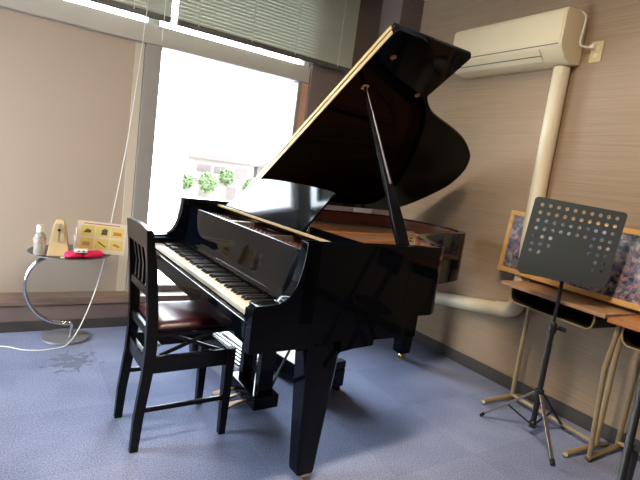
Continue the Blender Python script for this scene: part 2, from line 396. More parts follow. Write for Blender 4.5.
# treble belly beam and leg block below
MB().prism([(.40, .62), (.40, .575), (.47, .583), (.565, .588), (.565, .612), (.80, .608), (.80, .70), (.25, .70), (.25, .62)], XZ, .002, .044).build('belly_rail', M['black'], PN)
m = MB(); m.prism([(.20, .05), (.85, .05), (1.0, .30), (1.2, .47), (1.72, .65), (1.8, 1.0), (1.72, 1.33), (.2, 1.40)], XY, .72, .745); m.build('bottom_panel', M['blackwood'], PN)
for a, b in (((.75, .2), (1.55, .9)), ((.75, .72), (1.7, 1.0)), ((.75, 1.25), (1.6, 1.1))):
    v = Vector((b[0] - a[0], b[1] - a[1], 0)); L_ = v.length; mt = Matrix.Translation((a[0], a[1], 0)) @ Matrix.Rotation(math.atan2(v.y, v.x), 4, 'Z')
    MB().box(0, L_, -.03, .03, .66, .72, mt).build('underside_brace', M['blackwood'], PN)
# legs
def leg(cx, cy, ztop, parent, zb=.085, wb=.05, wt=.078):
    m = MB(); rings = []
    for z, hx, hy in ((zb, wb * .93, wb * .9), (zb + .015, wb, wb * .95), (.53, wt, .058), (ztop, wt + .004, .060)):
        c = .22
        pts = [(-1, -1 + c), (-1 + c, -1), (1 - c, -1), (1, -1 + c), (1, 1 - c), (1 - c, 1), (-1 + c, 1), (-1, 1 - c)]
        rings.append([(cx + x * hx, cy + y * hy, z) for x, y in pts])
    m.loft(rings); lg = m.build('leg', M['black'], parent, bevel=.002)
    c = MB(); c.lathe([(.012, -.018), (.022, -.018), (.024, 0), (.022, .018), (.012, .018)], (cx + .012, cy, .0245), 20, 'y')
    c.build('caster_wheel', M['brass'], lg, bevel=0)
    c = MB(); c.box(cx - .012, cx + .02, cy - .026, cy - .019, .02, .075); c.box(cx - .012, cx + .02, cy + .019, cy + .026, .02, .075); c.box(cx - .02, cx + .024, cy - .026, cy + .026, .066, .086)
    c.build('caster_fork', M['brass'], lg)
    return lg
leg(.350, .085, .62, PN, .036, .042, .074); leg(.350, W - .085, .62, PN, .036, .042, .074); leg(1.745, .975, .72, PN, .06)
MB().prism([(.39, .62), (.39, .50)] + sm2([(.395, .53), (.43, .565), (.50, .585), (.56, .59)], 4) + [(.56, .62)], XZ, .03, .13).build('leg_bracket', M['black'], PN)
# keys
KY0, KP = .077, .02492
kw = MB().box(.024, .168, -.0117, .0117, .712, .732); first = None
for i in range(52):
    y = KY0 + KP * (i + .5)
    if first is None:
        first = kw.build('white_key', M['ivory'], PN, bevel=.0015, seg=1); o = first
    else:
        o = first.copy(); COL.objects.link(o); o.parent = PN
    o.location = (0, y, 0)
kb = MB().add([(.070, -.0062, .730), (.170, -.0062, .730), (.170, .0062, .730), (.070, .0062, .730), (.078, -.0048, .745), (.170, -.0048, .745), (.170, .0048, .745), (.078, .0048, .745)],
              [(3, 2, 1, 0), (4, 5, 6, 7), (0, 1, 5, 4), (1, 2, 6, 5), (2, 3, 7, 6), (3, 0, 4, 7)])
first = None
# y grows towards the bass: reading from the treble end (C8) downwards
names_desc = ['C'] + ['B', 'A', 'G', 'F', 'E', 'D', 'C'] * 7 + ['B', 'A']
for i, nme in enumerate(names_desc):
    if i + 1 < len(names_desc) and nme in 'BAGED':
        y = KY0 + KP * (i + 1)
        if first is None:
            first = kb.build('black_key', M['ebony'], PN, bevel=.001, seg=1); o = first
        else:
            o = first.copy(); COL.objects.link(o); o.parent = PN
        o.location = (0, y, 0)
# fallboard
fb = [(.172, .735), (.172, .752), (.205, .756), (.214, .765), (.222, .80), (.232, .945), (.236, .957), (.246, .957), (.244, .80), (.232, .735)]
fbo = MB().prism(fb, XZ, .052, W - .052).build('fallboard', M['black'], PN, bevel=.002)
MB().box(.1725, .207, .06, W - .06, .7565, .7595).build('fallboard_hinge', M['chrome'], fbo)
# tuning pin area between fallboard and music shelf
MB().box(.246, .50, .051, W - .051, .905, .925).build('pin_block', M['darkred'], PN)
m = MB()
for i in range(3):
    for j in range(60):
        y = .09 + j * .0215; x = .29 + i * .03 + (j % 2) * .012
        m.lathe([(.0028, .925), (.0028, .938)], (x, y, 0), 5)
o = m.build('tuning_pins', M['steel'], PN); o['kind'] = 'stuff'
for y in (.465, .87):
    MB().box(.25, .40, y - .005, y + .005, .925, .954).build('plate_strut', M['dullchrome'], PN, bevel=.002)
# music shelf + desk
MB().box(.405, .60, .051, W - .051, .962, .980).build('music_shelf', M['black'], PN, bevel=.003)
MB().box(.400, .4045, .051, W - .051, .972, .984).build('shelf_edge_strip', M['goldtrim'], PN)
b_, t_ = Vector((.425, 0, .986)), Vector((.583, 0, 1.176)); dd = (t_ - b_).normalized(); nn = Vector((-dd.z, 0, dd.x))
def md(u, v, w): p = b_ + dd * v + nn * w; return (p.x, u, p.z)
Lm = (t_ - b_).length
outl = [(.43, 0), (.43, Lm * .5)] + sm2([(.432, Lm * .93), (.45, Lm*1.0), (.60, Lm * 1.03), (.85, Lm * 1.05), (1.1, Lm * 1.03), (1.21, Lm * .99)], 4) + [(1.28, Lm * .5), (1.335, 0)]
mo = MB().prism(outl, md, -.012, 0).build('music_desk', M['deskblack'], PN, bevel=.002)
for y in (.6, 1.12):
    MB().tube([(.548, y, 1.10), (.57, y, .982)], .005, 8).build('desk_support', M['brass'], mo)
# inside: soundboard, plate, strings
inn = inset(curve, TH + .007)
MB().prism([(max(x, .45), y) for x, y in inn], XY, .880, .889).build('soundboard', M['soundwood'], PN)
pl_ = [(.50, .07), (.86, .07), (.96, .21), (1.05, .36), (1.22, .47), (1.55, .585), (1.70, .66), (1.77, .8), (1.79, .98), (1.76, 1.16), (1.68, 1.30), (1.55, 1.375), (.50, 1.375)]
pin = [(.62, .14), (.82, .14), (.92, .30), (1.02, .44), (1.2, .55), (1.5, .67), (1.62, .75), (1.68, .85), (1.69, .98), (1.67, 1.12), (1.6, 1.22), (1.5, 1.28), (.62, 1.28)]
m = MB(); n = len(pl_); vs = [(x, y, z) for z in (.905, .918) for x, y in pl_] + [(x, y, z) for z in (.905, .918) for x, y in pin]; fs = []
for i in range(n):
    j = (i + 1) % n
    fs += [(i, j, n + j, n + i), (2 * n + j, 2 * n + i, 3 * n + i, 3 * n + j), (n + i, n + j, 3 * n + j, 3 * n + i), (j, i, 2 * n + i, 2 * n + j)]
m.add(vs, fs); m.build('iron_plate', M['bronze'], PN, bevel=.003)
for a, b in (((.60, .40), (1.10, .52)), ((.60, .75), (1.62, .80)), ((.60, 1.05), (1.68, .98))):
    v = Vector((b[0] - a[0], b[1] - a[1], 0)); mt = Matrix.Translation((a[0], a[1], 0)) @ Matrix.Rotation(math.atan2(v.y, v.x), 4, 'Z')
    MB().box(0, v.length, -.012, .012, .905, .945, mt).build('plate_bar', M['bronze'], PN, bevel=.004)
m = MB()
for i in range(70):
    y = .12 + i * .0135; f = i / 69
    x1 = .86 + (.78) * min(1, f * 1.35) ** .8; y1 = .16 + (y - .12) * .78 + .05 * f
    m.tube([(.45, y, .932), (x1, y1, .927)], .0009, 4)
for i in range(24):
    y = 1.08 + i * .011; m.tube([(.45, y, .945), (1.62, y - .28, .94)], .0016, 4)
o = m.build('strings', M['steel'], PN); o['kind'] = 'stuff'
# lid
al = R(33.3); HY, HZ = 1.46, 1.035; LW = 1.525
def lp(x, s, w=0):   # w>0: outer (upper) side
    return (x, HY - s * math.cos(al) + w * math.sin(al), HZ + s * math.sin(al) + w * math.cos(al))
lo = [(.60, 0), (.60, 1.515), (.608, 1.527), (.75, 1.527)] + sm2([(.80, 1.515), (.855, 1.485), (.90, 1.445), (.965, 1.37), (1.037, 1.275), (1.10, 1.205), (1.20, 1.137), (1.305, 1.095), (1.493, 1.038), (1.657, .974), (1.81, .884), (1.903, .805), (2.0, .665), (2.055, .48), (2.03, .32), (1.99, .2), (1.93, .09), (1.85, 0)], 4)
lido = MB().prism(lo, lp, 0, .022).build('lid', M['deskblack'], PN, bevel=.004)
MB().prism([(.603, .0), (.603, 1.522), (1.085, 1.522), (1.105, 1.50), (1.105, 0)], lp, .026, .046).build('folded_front_flap', M['black'], lido, bevel=.004)
MB().prism([(.5965, .01), (.5965, 1.50), (.5995, 1.50), (.5995, .01)], lp, .002, .020).build('hinge_strip', M['goldtrim'], lido)
MB().prism([(.5975, .01), (.5975, 1.50), (.6025, 1.50), (.6025, .01)], lp, .028, .044).build('hinge_strip', M['goldtrim'], lido)
def disc(x, s, r, name, mat, d=.008):
    m = MB(); rings = []
    for rr, w in ((r, 0), (r, -d * .6), (r * .7, -d), (r * .25, -d * .8)):
        rings.append([lp(x + rr * math.cos(2 * PI * k / 16), s + rr * math.sin(2 * PI * k / 16), w) for k in range(16)])
    m.loft(rings); return m.build(name, mat, lido)
for x, s in ((.692, 1.393), (1.003, 1.223)): disc(x, s, .014, 'lid_bumper', M['screw'])
disc(.69, 1.187, .020, 'prop_cup', M['brass'], .012)
# prop stick
A, B = Vector((.765, .105, .955)), Vector(lp(.692, 1.187, -.012)); m = MB(); d = (B - A).normalized(); sd = Vector((1, 0, 0)); sd = (sd - d * sd.dot(d)).normalized(); td = d.cross(sd); rings = []
for t, w_ in ((0, .034), (.18, .034), (.42, .022), (.85, .011), (1, .006)):
    p = A + (B - A) * t; h = .009 if t < .9 else .005
    rings.append([p + sd * w_ * a + td * h * b for a, b in ((-1, -1), (1, -1), (1, 1), (-1, 1))])
m.loft(rings); pr = m.build('lid_prop', M['black'], PN, bevel=.002)
MB().tube([A + (B - A) * .40 - td * .012, A + (B - A) * .99 - td * .004], [.006, .004], 10).build('prop_rod', M['rodgrey'], pr)
MB().lathe([(.006, -.014), (.009, -.014), (.009, .0), (.004, .004)], (.768, .088, 1.02), 12, 'y').build('prop_screw', M['chrome'], pr)
# lyre
MB().box(.30, .52, .56, .90, .585, .618).build('lyre_block', M['black'], PN, bevel=.004)
ly = MB(); ly.box(.395, .475, .60, .645, .10, .59); ly.box(.395, .475, .80, .845, .10, .59)
lyo = ly.build('pedal_lyre', M['black'], PN, bevel=.005)
MB().box(.36, .50, .565, .885, .045, .115).build('pedal_box', M['black'], lyo, bevel=.006)
for y in (.655, .725, .795):
    m = MB(); m.loft([[(.37, y - .009, .062), (.37, y + .009, .062), (.37, y + .009, .070), (.37, y - .009, .070)],
                      [(.30, y - .014, .052), (.30, y + .014, .052), (.30, y + .014, .062), (.30, y - .014, .062)],
                      [(.25, y - .024, .040), (.25, y + .024, .040), (.25, y + .024, .050), (.25, y - .024, .050)],
                      [(.235, y - .016, .037), (.235, y + .016, .037), (.235, y + .016, .045), (.235, y - .016, .045)]])
    m.build('pedal', M['pedal'], lyo, bevel=.002)
for y in (.70, .725, .75): MB().tube([(.43, y, .10), (.43, y, .60)], .004, 8).build('pedal_rod', M['blackmetal'], lyo)
for y in (.64, .80): MB().tube([(.48, y, .10), (.74, y + .0, .70)], .007, 8).build('lyre_brace', M['blackmetal'], lyo)

# ------------------------------------------------------------------ chairs
def chair(label):
    t = thing('piano_chair', label, 'chair', (.665, 2.09, 0), R(2.2))
    hw = .150
    for s in (-1, 1):
        y = s * hw; rings = []
        for x, z, hx in ((-.205, 0, .017), (-.197, .15, .020), (-.176, .34, .022), (-.170, .45, .0235), (-.175, .60, .022), (-.195, .80, .020), (-.215, .94, .014)):
            rings.append([(x + a * hx, y + b * .016, z) for a, b in ((-1, -1), (1, -1), (1, 1), (-1, 1))])
        MB().loft(rings).build('back_post', M['blackwood'], t, bevel=.003)
        rings = [[(.188 + a * h, y + b * h, z) for a, b in ((-1, -1), (1, -1), (1, 1), (-1, 1))] for z, h in ((0, .016), (.34, .022), (.420, .022))]
        MB().loft(rings).build('leg', M['blackwood'], t, bevel=.003)
        MB().box(-.17, .19, y - .011, y + .011, .340, .413).build('side_rail', M['blackwood'], t, bevel=.003)
        MB().box(-.195, .185, y - .008, y + .008, .168 + .05 * (s > 0), .188 + .05 * (s > 0)).build('stretcher', M['blackwood'], t, bevel=.003)
        # scissor lift
        for a in ((-.12, .40, .15, .505), (-.12, .505, .15, .40)):
            x0, z0, x1, z1 = a; yy = y * .78
            v = Vector((x1 - x0, 0, z1 - z0)); mt = Matrix.Translation((x0, yy, z0)) @ Matrix.Rotation(-math.atan2(v.z, v.x), 4, 'Y')
            MB().box(0, v.length, -.004, .004, -.008, .008, mt).build('lift_bar', M['blackmetal'], t)
    MB().box(.172, .198, -.14, .14, .35, .413).build('front_rail', M['blackwood'], t, bevel=.003)
    MB().box(-.186, -.164, -.14, .14, .335, .405).build('back_rail', M['blackwood'], t, bevel=.003)
    MB().box(-.184, -.162, -.14, .14, .49, .525).build('back_rail', M['blackwood'], t, bevel=.003)
    MB().box(-.200, -.178, -.14, .14, .665, .70).build('back_rail', M['blackwood'], t, bevel=.003)
    m = MB(); m.loft([[(-.222, y, .865), (-.196, y, .865), (-.206, y, .945 + z), (-.230, y, .945 + z)] for y, z in ((-.168, 0), (-.08, .006), (0, .008), (.08, .006), (.168, 0))])
    m.build('top_rail', M['blackwood'], t, bevel=.003)
    for y in (-.09, -.03, .03, .09):
        m = MB(); m.loft([[(x - .006, y - .011, z), (x + .006, y - .011, z), (x + .006, y + .011, z), (x - .006, y + .011, z)] for x, z in ((-.189, .69), (-.190, .78), (-.208, .87))])
        m.build('back_slat', M['blackwood'], t, bevel=.002)
    MB().tube([(-.12, -.10, .44), (-.12, .10, .44)], .007, 8).build('lift_axle', M['dullchrome'], t)
    MB().box(-.165, .195, -.165, .165, .500, .522).build('seat_board', M['blackwood'], t, bevel=.006)
    m = MB(); rings = []
    for z, d in ((.522, .0), (.535, -.006), (.548, 0), (.557, .014), (.561, .04)):
        hx, hy = .160 - d, .155 - d; k = 7; ring = []
        for cx, cy, a0 in ((1, 1, 0), (-1, 1, 90), (-1, -1, 180), (1, -1, 270)):
            for j in range(5):
                a = R(a0 + j * 22.5); rr = .025; ring.append((.010 + cx * (hx - rr) + rr * math.cos(a), cy * (hy - rr) + rr * math.sin(a), z))
        rings.append(ring)
    m.loft(rings).build('seat_cushion', M['leather'], t)
    return t
ch = chair('black wooden piano chair with a dark red padded seat, in front of the keyboard')

fc = thing('folding_chair', 'black metal folding chair cut off by the right edge, one slanting leg showing', 'chair', (1.98, .50, 0))
def fr_(x, y, z): return (x - 1.98, y - .50, z)
ov = Vector((.16, -.37, 0))
for k in (0, 1):
    o_ = ov * k
    MB().tube([fr_(1.727 + o_.x, .650 + o_.y, .012), fr_(1.95 + o_.x, .740 + o_.y, .612), fr_(2.03 + o_.x, .772 + o_.y, .84)], .0135, 14).build('front_leg', M['blackmetal'], fc)
    MB().tube([fr_(2.10 + o_.x, .775 + o_.y, .012), fr_(1.90 + o_.x, .695 + o_.y, .44)], .0125, 12).build('rear_leg', M['blackmetal'], fc)
m = MB(); pa = [Vector(fr_(1.93, .705, .45)) + ov * .08, Vector(fr_(2.08, .765, .44)) + ov * .08]
m.loft([[tuple(p + ov * k * .84 + Vector((0, 0, dz))) for p, k in ((pa[0], 0), (pa[1], 0), (pa[1], 1), (pa[0], 1))] for dz in (-.015, .015)]); m.build('seat', M['leather'], fc, bevel=.006)
m = MB(); pa = [Vector(fr_(2.02, .765, .70)), Vector(fr_(2.045, .775, .83))]
m.loft([[tuple(p + ov * k + Vector((dx, 0, 0))) for p, k in ((pa[0], 0), (pa[1], 0), (pa[1], 1), (pa[0], 1))] for dx in (.016, .030)]); m.build('backrest', M['blackmetal'], fc, bevel=.004)

# ------------------------------------------------------------------ glass table and what stands on it
tb = thing('side_table', 'small round glass side table on a curved chrome stem and dark disc base', 'side table', (.315, 3.31, 0))
MB().lathe([(.002, .0), (.135, 0), (.140, .006), (.137, .014), (.05, .020), (.002, .022)], n=40).build('base', M['boxgrey'], tb)
stem = [(.03, 0, .02), (.03, 0, .045), (.03, 0, .092), (-.02, 0, .100), (-.10, 0, .125), (-.18, 0, .19), (-.228, 0, .29), (-.235, 0, .38), (-.20, 0, .47), (-.13, 0, .525), (-.04, 0, .545), (.05, 0, .549)]
for dy in (-.018, .018):
    MB().tube([(p.x, p.y + dy * (1 if i > 12 else .6), p.z) for i, p in enumerate(smoothpath(stem, 5))], .0095, 12).build('stem', M['chrome'], tb)
MB().lathe([(.002, .5585), (.228, .5585), (.232, .5625), (.228, .5665), (.002, .5665)], n=56).build('glass_top', M['tableglass'], tb)
MB().lathe([(.2325, .5600), (.2345, .5600), (.2345, .5655), (.2325, .5655)], n=56).build('glass_rim', M['boxgrey'], tb)
ZT = .5668
# metronome
mt_ = thing('metronome', 'tan pyramid metronome in the middle of the glass table', 'metronome', (.240, 3.20, ZT), R(-8))
m = MB(); rings = []
for z, h, k in ((0, .056, 1), (.012, .056, 1), (.075, .048, .95), (.17, .034, .9), (.205, .024, .85), (.213, .014, .8)):
    rings.append([(a * h, b * h * k, z) for a, b in ((-1, -1), (1, -1), (1, 1), (-1, 1))])
m.loft(rings).build('body', M['metwood'], mt_, bevel=.004)
m = MB(); m.add([(-.032, -.0488, .085), (.032, -.0488, .085), (.021, -.0335, .19), (-.021, -.0335, .19)], [(0, 1, 2, 3)])
m.v = [(x, y - .0, z) for x, y, z in m.v]; m.add([(x, y + .004, z) for x, y, z in m.v], [(3, 2, 1, 0)]); m.build('scale_plate', M['metface'], mt_)
MB().box(-.0015, .0015, -.052, -.0495, .085, .185).build('pendulum', M['dullchrome'], mt_, rot=(R(-7), 0, 0), loc=(0, -.008, 0))
MB().box(-.007, .007, -.056, -.050, .145, .158).build('pendulum_weight', M['chrome'], mt_, rot=(R(-7), 0, 0), loc=(0, -.008, 0))
# bottles
def bottle(x, y, h, label, capm, s=1):
    t = thing('bottle', label, 'bottle', (x, y, ZT))
    MB().lathe([(.001, 0), (.024 * s, 0), (.027 * s, .005), (.027 * s, h * .62), (.020 * s, h * .72), (.012 * s, h * .76), (.001, h * .76)], n=24).build('body', M['frost'], t)
    MB().lathe([(.001, h * .765), (.017 * s, h * .765), (.018 * s, h * .80), (.017 * s, h), (.001, h)], n=20).build('cap', capm, t)
    return t
bo = bottle(.140, 3.20, .175, 'clear plastic bottle with white cap, left of the metronome', M['white'], 1.15)
m = MB(); m.lathe([(.0320, .078), (.0345, .078), (.0345, .100), (.0320, .100)], n=24); m.build('patterned_band', M['ribbon'], bo)
bottle(.352, 3.30, .155, 'small bottle with tan cap, half hidden behind the right of the metronome', M['metwood'], 1.0)
# pink pouch with white packet
pk = MB(); pts = []
def blob(cx, cy, lx, ly, h, ang, mb):
    rings = []; n = 20
    for f, z in ((.82, 0), (1.0, .3), (1.0, .6), (.8, .9), (.4, 1.0)):
        ring = []
        for k in range(n):
            a = 2 * PI * k / n; x = lx * f * math.copysign(abs(math.cos(a)) ** .7, math.cos(a)); y = ly * f * math.copysign(abs(math.sin(a)) ** .7, math.sin(a))
            ring.append((cx + x * math.cos(ang) - y * math.sin(ang), cy + x * math.sin(ang) + y * math.cos(ang), z * h + .004 * math.sin(3 * a)*z))
        rings.append(ring)
    mb.loft(rings)
blob(-.045, .0, .055, .040, .034, R(25), pk); blob(.055, .012, .068, .028, .036, R(18), pk)
o = pk.build('pouch', M['pink'], None, loc=(.365, 3.145, ZT)); tag(o, 'hot pink cloth pouch folded in two lobes at the front of the glass table', 'pouch')
pc = thing('packet', 'white printed packet lying on the pink pouch', 'packet', (.352, 3.125, ZT + .036), R(-6))
MB().box(-.036, .036, -.022, .022, .0, .016).build('box', M['white'], pc, bevel=.002)
for x in (-.018, .008): MB().box(x, x + .014, -.0225, -.0221, .004, .012).build('print', M['ink'], pc)
tag(MB().box(-.011, .011, -.006, .006, 0, .009).build('eraser', M['white'], None, loc=(.255, 3.10, ZT), bevel=.002), 'tiny white eraser by the glass table rim below the metronome', 'eraser')
# instrument sheet standing on the table
sh = thing('picture_sheet', 'laminated sheet with six yellow squares of instrument pictures, standing on the glass table', 'picture card', (.462, 3.22, ZT + .0), R(-3))
tilt = Matrix.Rotation(R(-10), 4, 'X') @ Matrix.Rotation(R(-2.5), 4, 'Y')
tilt = Matrix.Rotation(R(3.2), 4, 'Y') @ Matrix.Rotation(R(-9), 4, 'X')
def shb(x0, x1, z0, z1, y0, y1): return MB().box(x0, x1, y0, y1, z0, z1, tilt)
shb(-.135, .150, .009, .205, 0, .0015).build('card', M['paper'], sh)
for i in range(3):
    for j in range(2):
        x = -.112 + i * .086; z = .112 - j * .078
        y_ = shb(x, x + .076, z, z + .066, -.0006, -.0001).build('yellow_square', M['yellow'], sh)
        a = MB(); k = i + 3 * j
        if k == 0: q = [(.012, .02), (.055, .022), (.058, .038), (.032, .046)]
        elif k == 1: q = [(.028, .014), (.062, .014), (.066, .046), (.05, .056), (.032, .046)]
        elif k == 2: q = [(.012, .016), (.064, .016), (.062, .036), (.016, .040)]
        elif k == 3: q = [(.014, .018), (.056, .018), (.056, .042), (.014, .042)]
        elif k == 4: q = [(.014, .044), (.018, .050), (.064, .020), (.060, .014)]
        else: q = [(.012, .034), (.03, .044), (.062, .026), (.05, .018)]
        a.prism([(x + u, z + v) for u, v in q], lambda u, v, w: tuple(tilt @ Vector((u, w, v))), -.0012, -.0006)
        a.build('instrument_print', M['redink'] if k in (2, 5) else (M['ink'] if k != 3 else M['metface']), y_)
shb(-.10, .11, .187, .194, -.0006, -.0001).build('heading_line', M['redink'], sh)
MB().box(-.04, .05, .045, .050, 0.002, .10).build('card_rest', M['frost'], sh)

# ------------------------------------------------------------------ air conditioner, duct, outlet
ac = thing('air_conditioner', 'white wall mounted air conditioner high on the taupe wall', 'air conditioner', (XR, 1.79, 2.05))
prof = [(-.001, .01), (-.001, .345), (-.17, .345), (-.205, .335), (-.218, .31), (-.222, .12), (-.215, .085), (-.155, .020), (-.08, .0)]
SZ = lambda q: [(a, .345 - (.345 - b) * .88) for a, b in q]
prof = SZ(prof)
MB().prism(prof, XZ, 0, .86).build('housing', M['acwhite'], ac, bevel=.006, seg=3)
MB().prism(SZ([(-.2225, .118), (-.2265, .122), (-.2235, .305), (-.2195, .305)]), XZ, .012, .848).build('front_panel', M['acwhite'], ac, bevel=.001)
MB().prism(SZ([(-.2165, .084), (-.1585, .020), (-.162, .016), (-.2215, .080)]), XZ, .14, .845).build('louver', M['acwhite'], ac, bevel=.001)
MB().prism(SZ([(-.2190, .100), (-.2225, .099), (-.2215, .107), (-.2185, .108)]), XZ, .02, .845).build('vent_gap', M['acgrey'], ac)
MB().prism(SZ([(-.190, .049), (-.193, .046), (-.189, .041), (-.186, .044)]), XZ, .14, .845).build('vent_gap', M['acgrey'], ac)
for y in (.05, .07, .09): MB().box(-.2255, -.2215, y, y + .008, .120, .125).build('indicator', M['plate'], ac)
pth = [(2.80, 1.868, 2.088), (2.80, 1.868, 1.4), (2.80, 1.862, .64), (2.80, 1.864, .60), (2.80, 1.885, .545), (2.80, 1.93, .520), (2.80, 2.0, .508), (2.80, 2.64, .412), (2.80, 3.275, .330)]
dk = thing('duct_cover', 'cream round duct running down from the air conditioner and along the wall', 'duct', (2.80, 1.868, .5))
def rel(ps): return [(x - 2.80, y - 1.868, z - .5) for x, y, z in ps]
MB().tube(rel(pth[:3]), .049, 24).build('vertical_pipe', M['pipewhite'], dk)
MB().tube(rel(smoothpath([(2.80, 1.862, .70), (2.80, 1.862, .62), (2.80, 1.874, .565), (2.80, 1.925, .527), (2.80, 2.02, .508)], 5)), [.0491] + [.053] * 19 + [.0491], 24).build('elbow', M['pipewhite'], dk)
MB().tube(rel(pth[6:]), .049, 24).build('horizontal_pipe', M['pipewhite'], dk)
ot = thing('wall_outlet', 'cream wall outlet plate right of the air conditioner with a white plug', 'outlet', (XR, 1.700, 2.170))
MB().box(-.008, -.0005, -.036, .036, -.060, .060).build('plate', M['plate'], ot, bevel=.003)
for z in (-.022, .022):
    MB().box(-.0095, -.0078, -.014, .014, z - .012, z + .012).build('socket', M['acwhite'], ot)
cd = thing('power_cord', 'white power cord looping from the air conditioner to the wall outlet', 'power cord', (XR, 1.69, 2.18))
MB().box(-.045, -.010, .010, .036, .003, .025).build('plug', M['white'], cd, bevel=.004)
MB().tube([(x - XR, y - 1.69, z - 2.18) for x, y, z in smoothpath([(2.81, 1.725, 2.193), (2.79, 1.74, 2.19), (2.77, 1.765, 2.21), (2.775, 1.762, 2.30), (2.78, 1.77, 2.37), (2.77, 1.83, 2.41), (2.78, 1.95, 2.415), (2.80, 2.05, 2.405)], 5)], .006, 8).build('cable', M['white'], cd)

# ------------------------------------------------------------------ school desks
def school_desk(label, topmat, loc, rz, double=False):
    t = thing('school_desk', label, 'desk', loc, rz)
    MB().box(0, .32, -.33, .33, .738, .76).build('desktop', topmat, t, bevel=.003)
    MB().box(.28, .30, -.30, .30, .730, .7378).build('back_rail', M['beige_metal'], t)
    m = MB(); y = .26; q = [(-y, .738), (-y - .004, .70), (-y + .006, .662), (-y + .03, .650), (y - .03, .650), (y - .006, .662), (y + .004, .70), (y, .738)]
    tray = MB(); inner = [(-a if False else a, b) for a, b in q]; n = len(q)
    o1 = [(.03, a, b) for a, b in q]; o2 = [(.29, a, b) for a, b in q]; i1 = [(.03, a * .988, b + (.003 if b < .7 else 0)) for a, b in q]; i2 = [(.29, a * .988, b + (.003 if b < .7 else 0)) for a, b in q]
    fs = []
    for i in range(n - 1):
        fs += [(i, i + 1, n + i + 1, n + i), (2 * n + i, 3 * n + i, 3 * n + i + 1, 2 * n + i + 1), (i, 2 * n + i, 2 * n + i + 1, i + 1), (n + i, n + i + 1, 3 * n + i + 1, 3 * n + i)]
    tray.add(o1 + o2 + i1 + i2, fs); tray.add([(.288, a, b) for a, b in q] + [(.290, a, b) for a, b in q], [tuple(range(n)), tuple(range(n, 2 * n))[::-1]] + [(i, (i + 1) % n, n + (i + 1) % n, n + i) for i in range(n)])
    to = tray.build('book_tray', M['dark_tray'], t)
    MB().tube([(.028, a, b) for a, b in [(-.262, .737), (-.266, .70), (-.258, .668), (-.235, .650), (.235, .650), (.258, .668), (.266, .70), (.262, .737)]], .005, 8).build('tray_rim', M['beige_metal'], to)
    for s in (-1, 1):
        y = s * .318 if double else s * .280 - .035
        if double:
            MB().tube([(.10, y, .03), (.055, y, .50), (.04, y - s * .03, .737)], .0125, 14).build('leg', M['beige_metal'], t)
            lg = MB().tube([(.375, y, .03), (.30, y - s * .045, .737)], .0125, 14).build('leg', M['beige_metal'], t)
            MB().tube([(.085, y, .016), (.10, y, .024), (.38, y, .024), (.395, y, .016)], .0145, 12).build('foot', M['beige_metal'], lg); continue
        MB().box(.17, .21, y - .005 if s < 0 else y - .03, y + .03 if s < 0 else y + .005, .640, .6495).build('leg_plate', M['beige_metal'], t)
        lg = MB().tube([(.19, y, .03), (.19, y, .646)], .0135, 14).build('leg', M['beige_metal'], t)
        MB().tube(smoothpath([(-.050, y + .0, .016), (-.038, y, .020), (.10, y, .026), (.19, y, .032), (.27, y, .022), (.29, y, .016)], 3), .0145, 12).build('foot', M['beige_metal'], lg)
    MB().tube([(.37, -.318, .05), (.37, .318, .05)] if double else [(.19, -.315, .040), (.19, .245, .040)], .012, 12).build('crossbar', M['beige_metal'], t)
    return t
d1 = school_desk('old school desk with brown top and beige tube legs, carrying the framed picture', M['desktop'], (2.492, 1.485, 0), R(-5.5))
d2 = school_desk('school desk with orange brown top at the right edge of the photo', M['desktop2'], (2.405, .788, 0), R(0), True)

# framed picture
fr = thing('framed_picture', 'wide pine framed picture of a pink and blue sea scene leaning on the desk', 'framed picture', (2.71, 1.485, .7815), R(-4))
FR = Matrix.Rotation(R(5), 4, 'Y')
Wp, Hp, Fb = .54, .405, .030
fo = MB()
fo.box(0, .022, -Wp, Wp, 0, Fb, FR); fo.box(0, .022, -Wp, Wp, Hp - Fb, Hp, FR); fo.box(0, .022, -Wp, -Wp + Fb, Fb, Hp - Fb, FR); fo.box(0, .022, Wp - Fb, Wp, Fb, Hp - Fb, FR)
fo.build('frame', M['pinewood'], fr, bevel=.003)
o = MB().box(-.003, .003, -Wp + Fb, Wp - Fb, -Hp / 2 + Fb, Hp / 2 - Fb).build('print', M['puzzle'], fr, rot=(0, R(5), 0), loc=FR @ Vector((.011, 0, Hp / 2)))

# ------------------------------------------------------------------ music stand
PX, PY = 2.430, 1.385
ms = thing('music_stand', 'black perforated music stand on a folding tripod in front of the desk', 'music stand', (PX, PY, 0), 0)
MB().tube([(0, 0, .055), (0, 0, .62)], .0145, 16).build('lower_tube', M['blackmetal'], ms)
up_ = MB().tube([(0, 0, .60), (0, 0, .93)], .0095, 14).build('upper_tube', M['blackmetal'], ms)
cl = MB().lathe([(.013, .585), (.020, .585), (.021, .60), (.020, .635), (.013, .645)], n=18).build('clamp_collar', M['blackmetal'], ms)
MB().tube([(.0, -.015, .612), (.035, -.028, .612), (.036, -.028, .612)], .006, 8).build('clamp_knob', M['blackmetal'], cl)
MB().box(.032, .044, -.050, -.010, .600, .625).build('knob_wing', M['blackmetal'], cl, bevel=.004)
MB().lathe([(.015, .225), (.024, .225), (.024, .265), (.015, .272)], n=18).build('tripod_collar', M['blackmetal'], ms)
MB().lathe([(.015, .05), (.020, .05), (.020, .08), (.015, .085)], n=18).build('lower_collar', M['blackmetal'], ms)
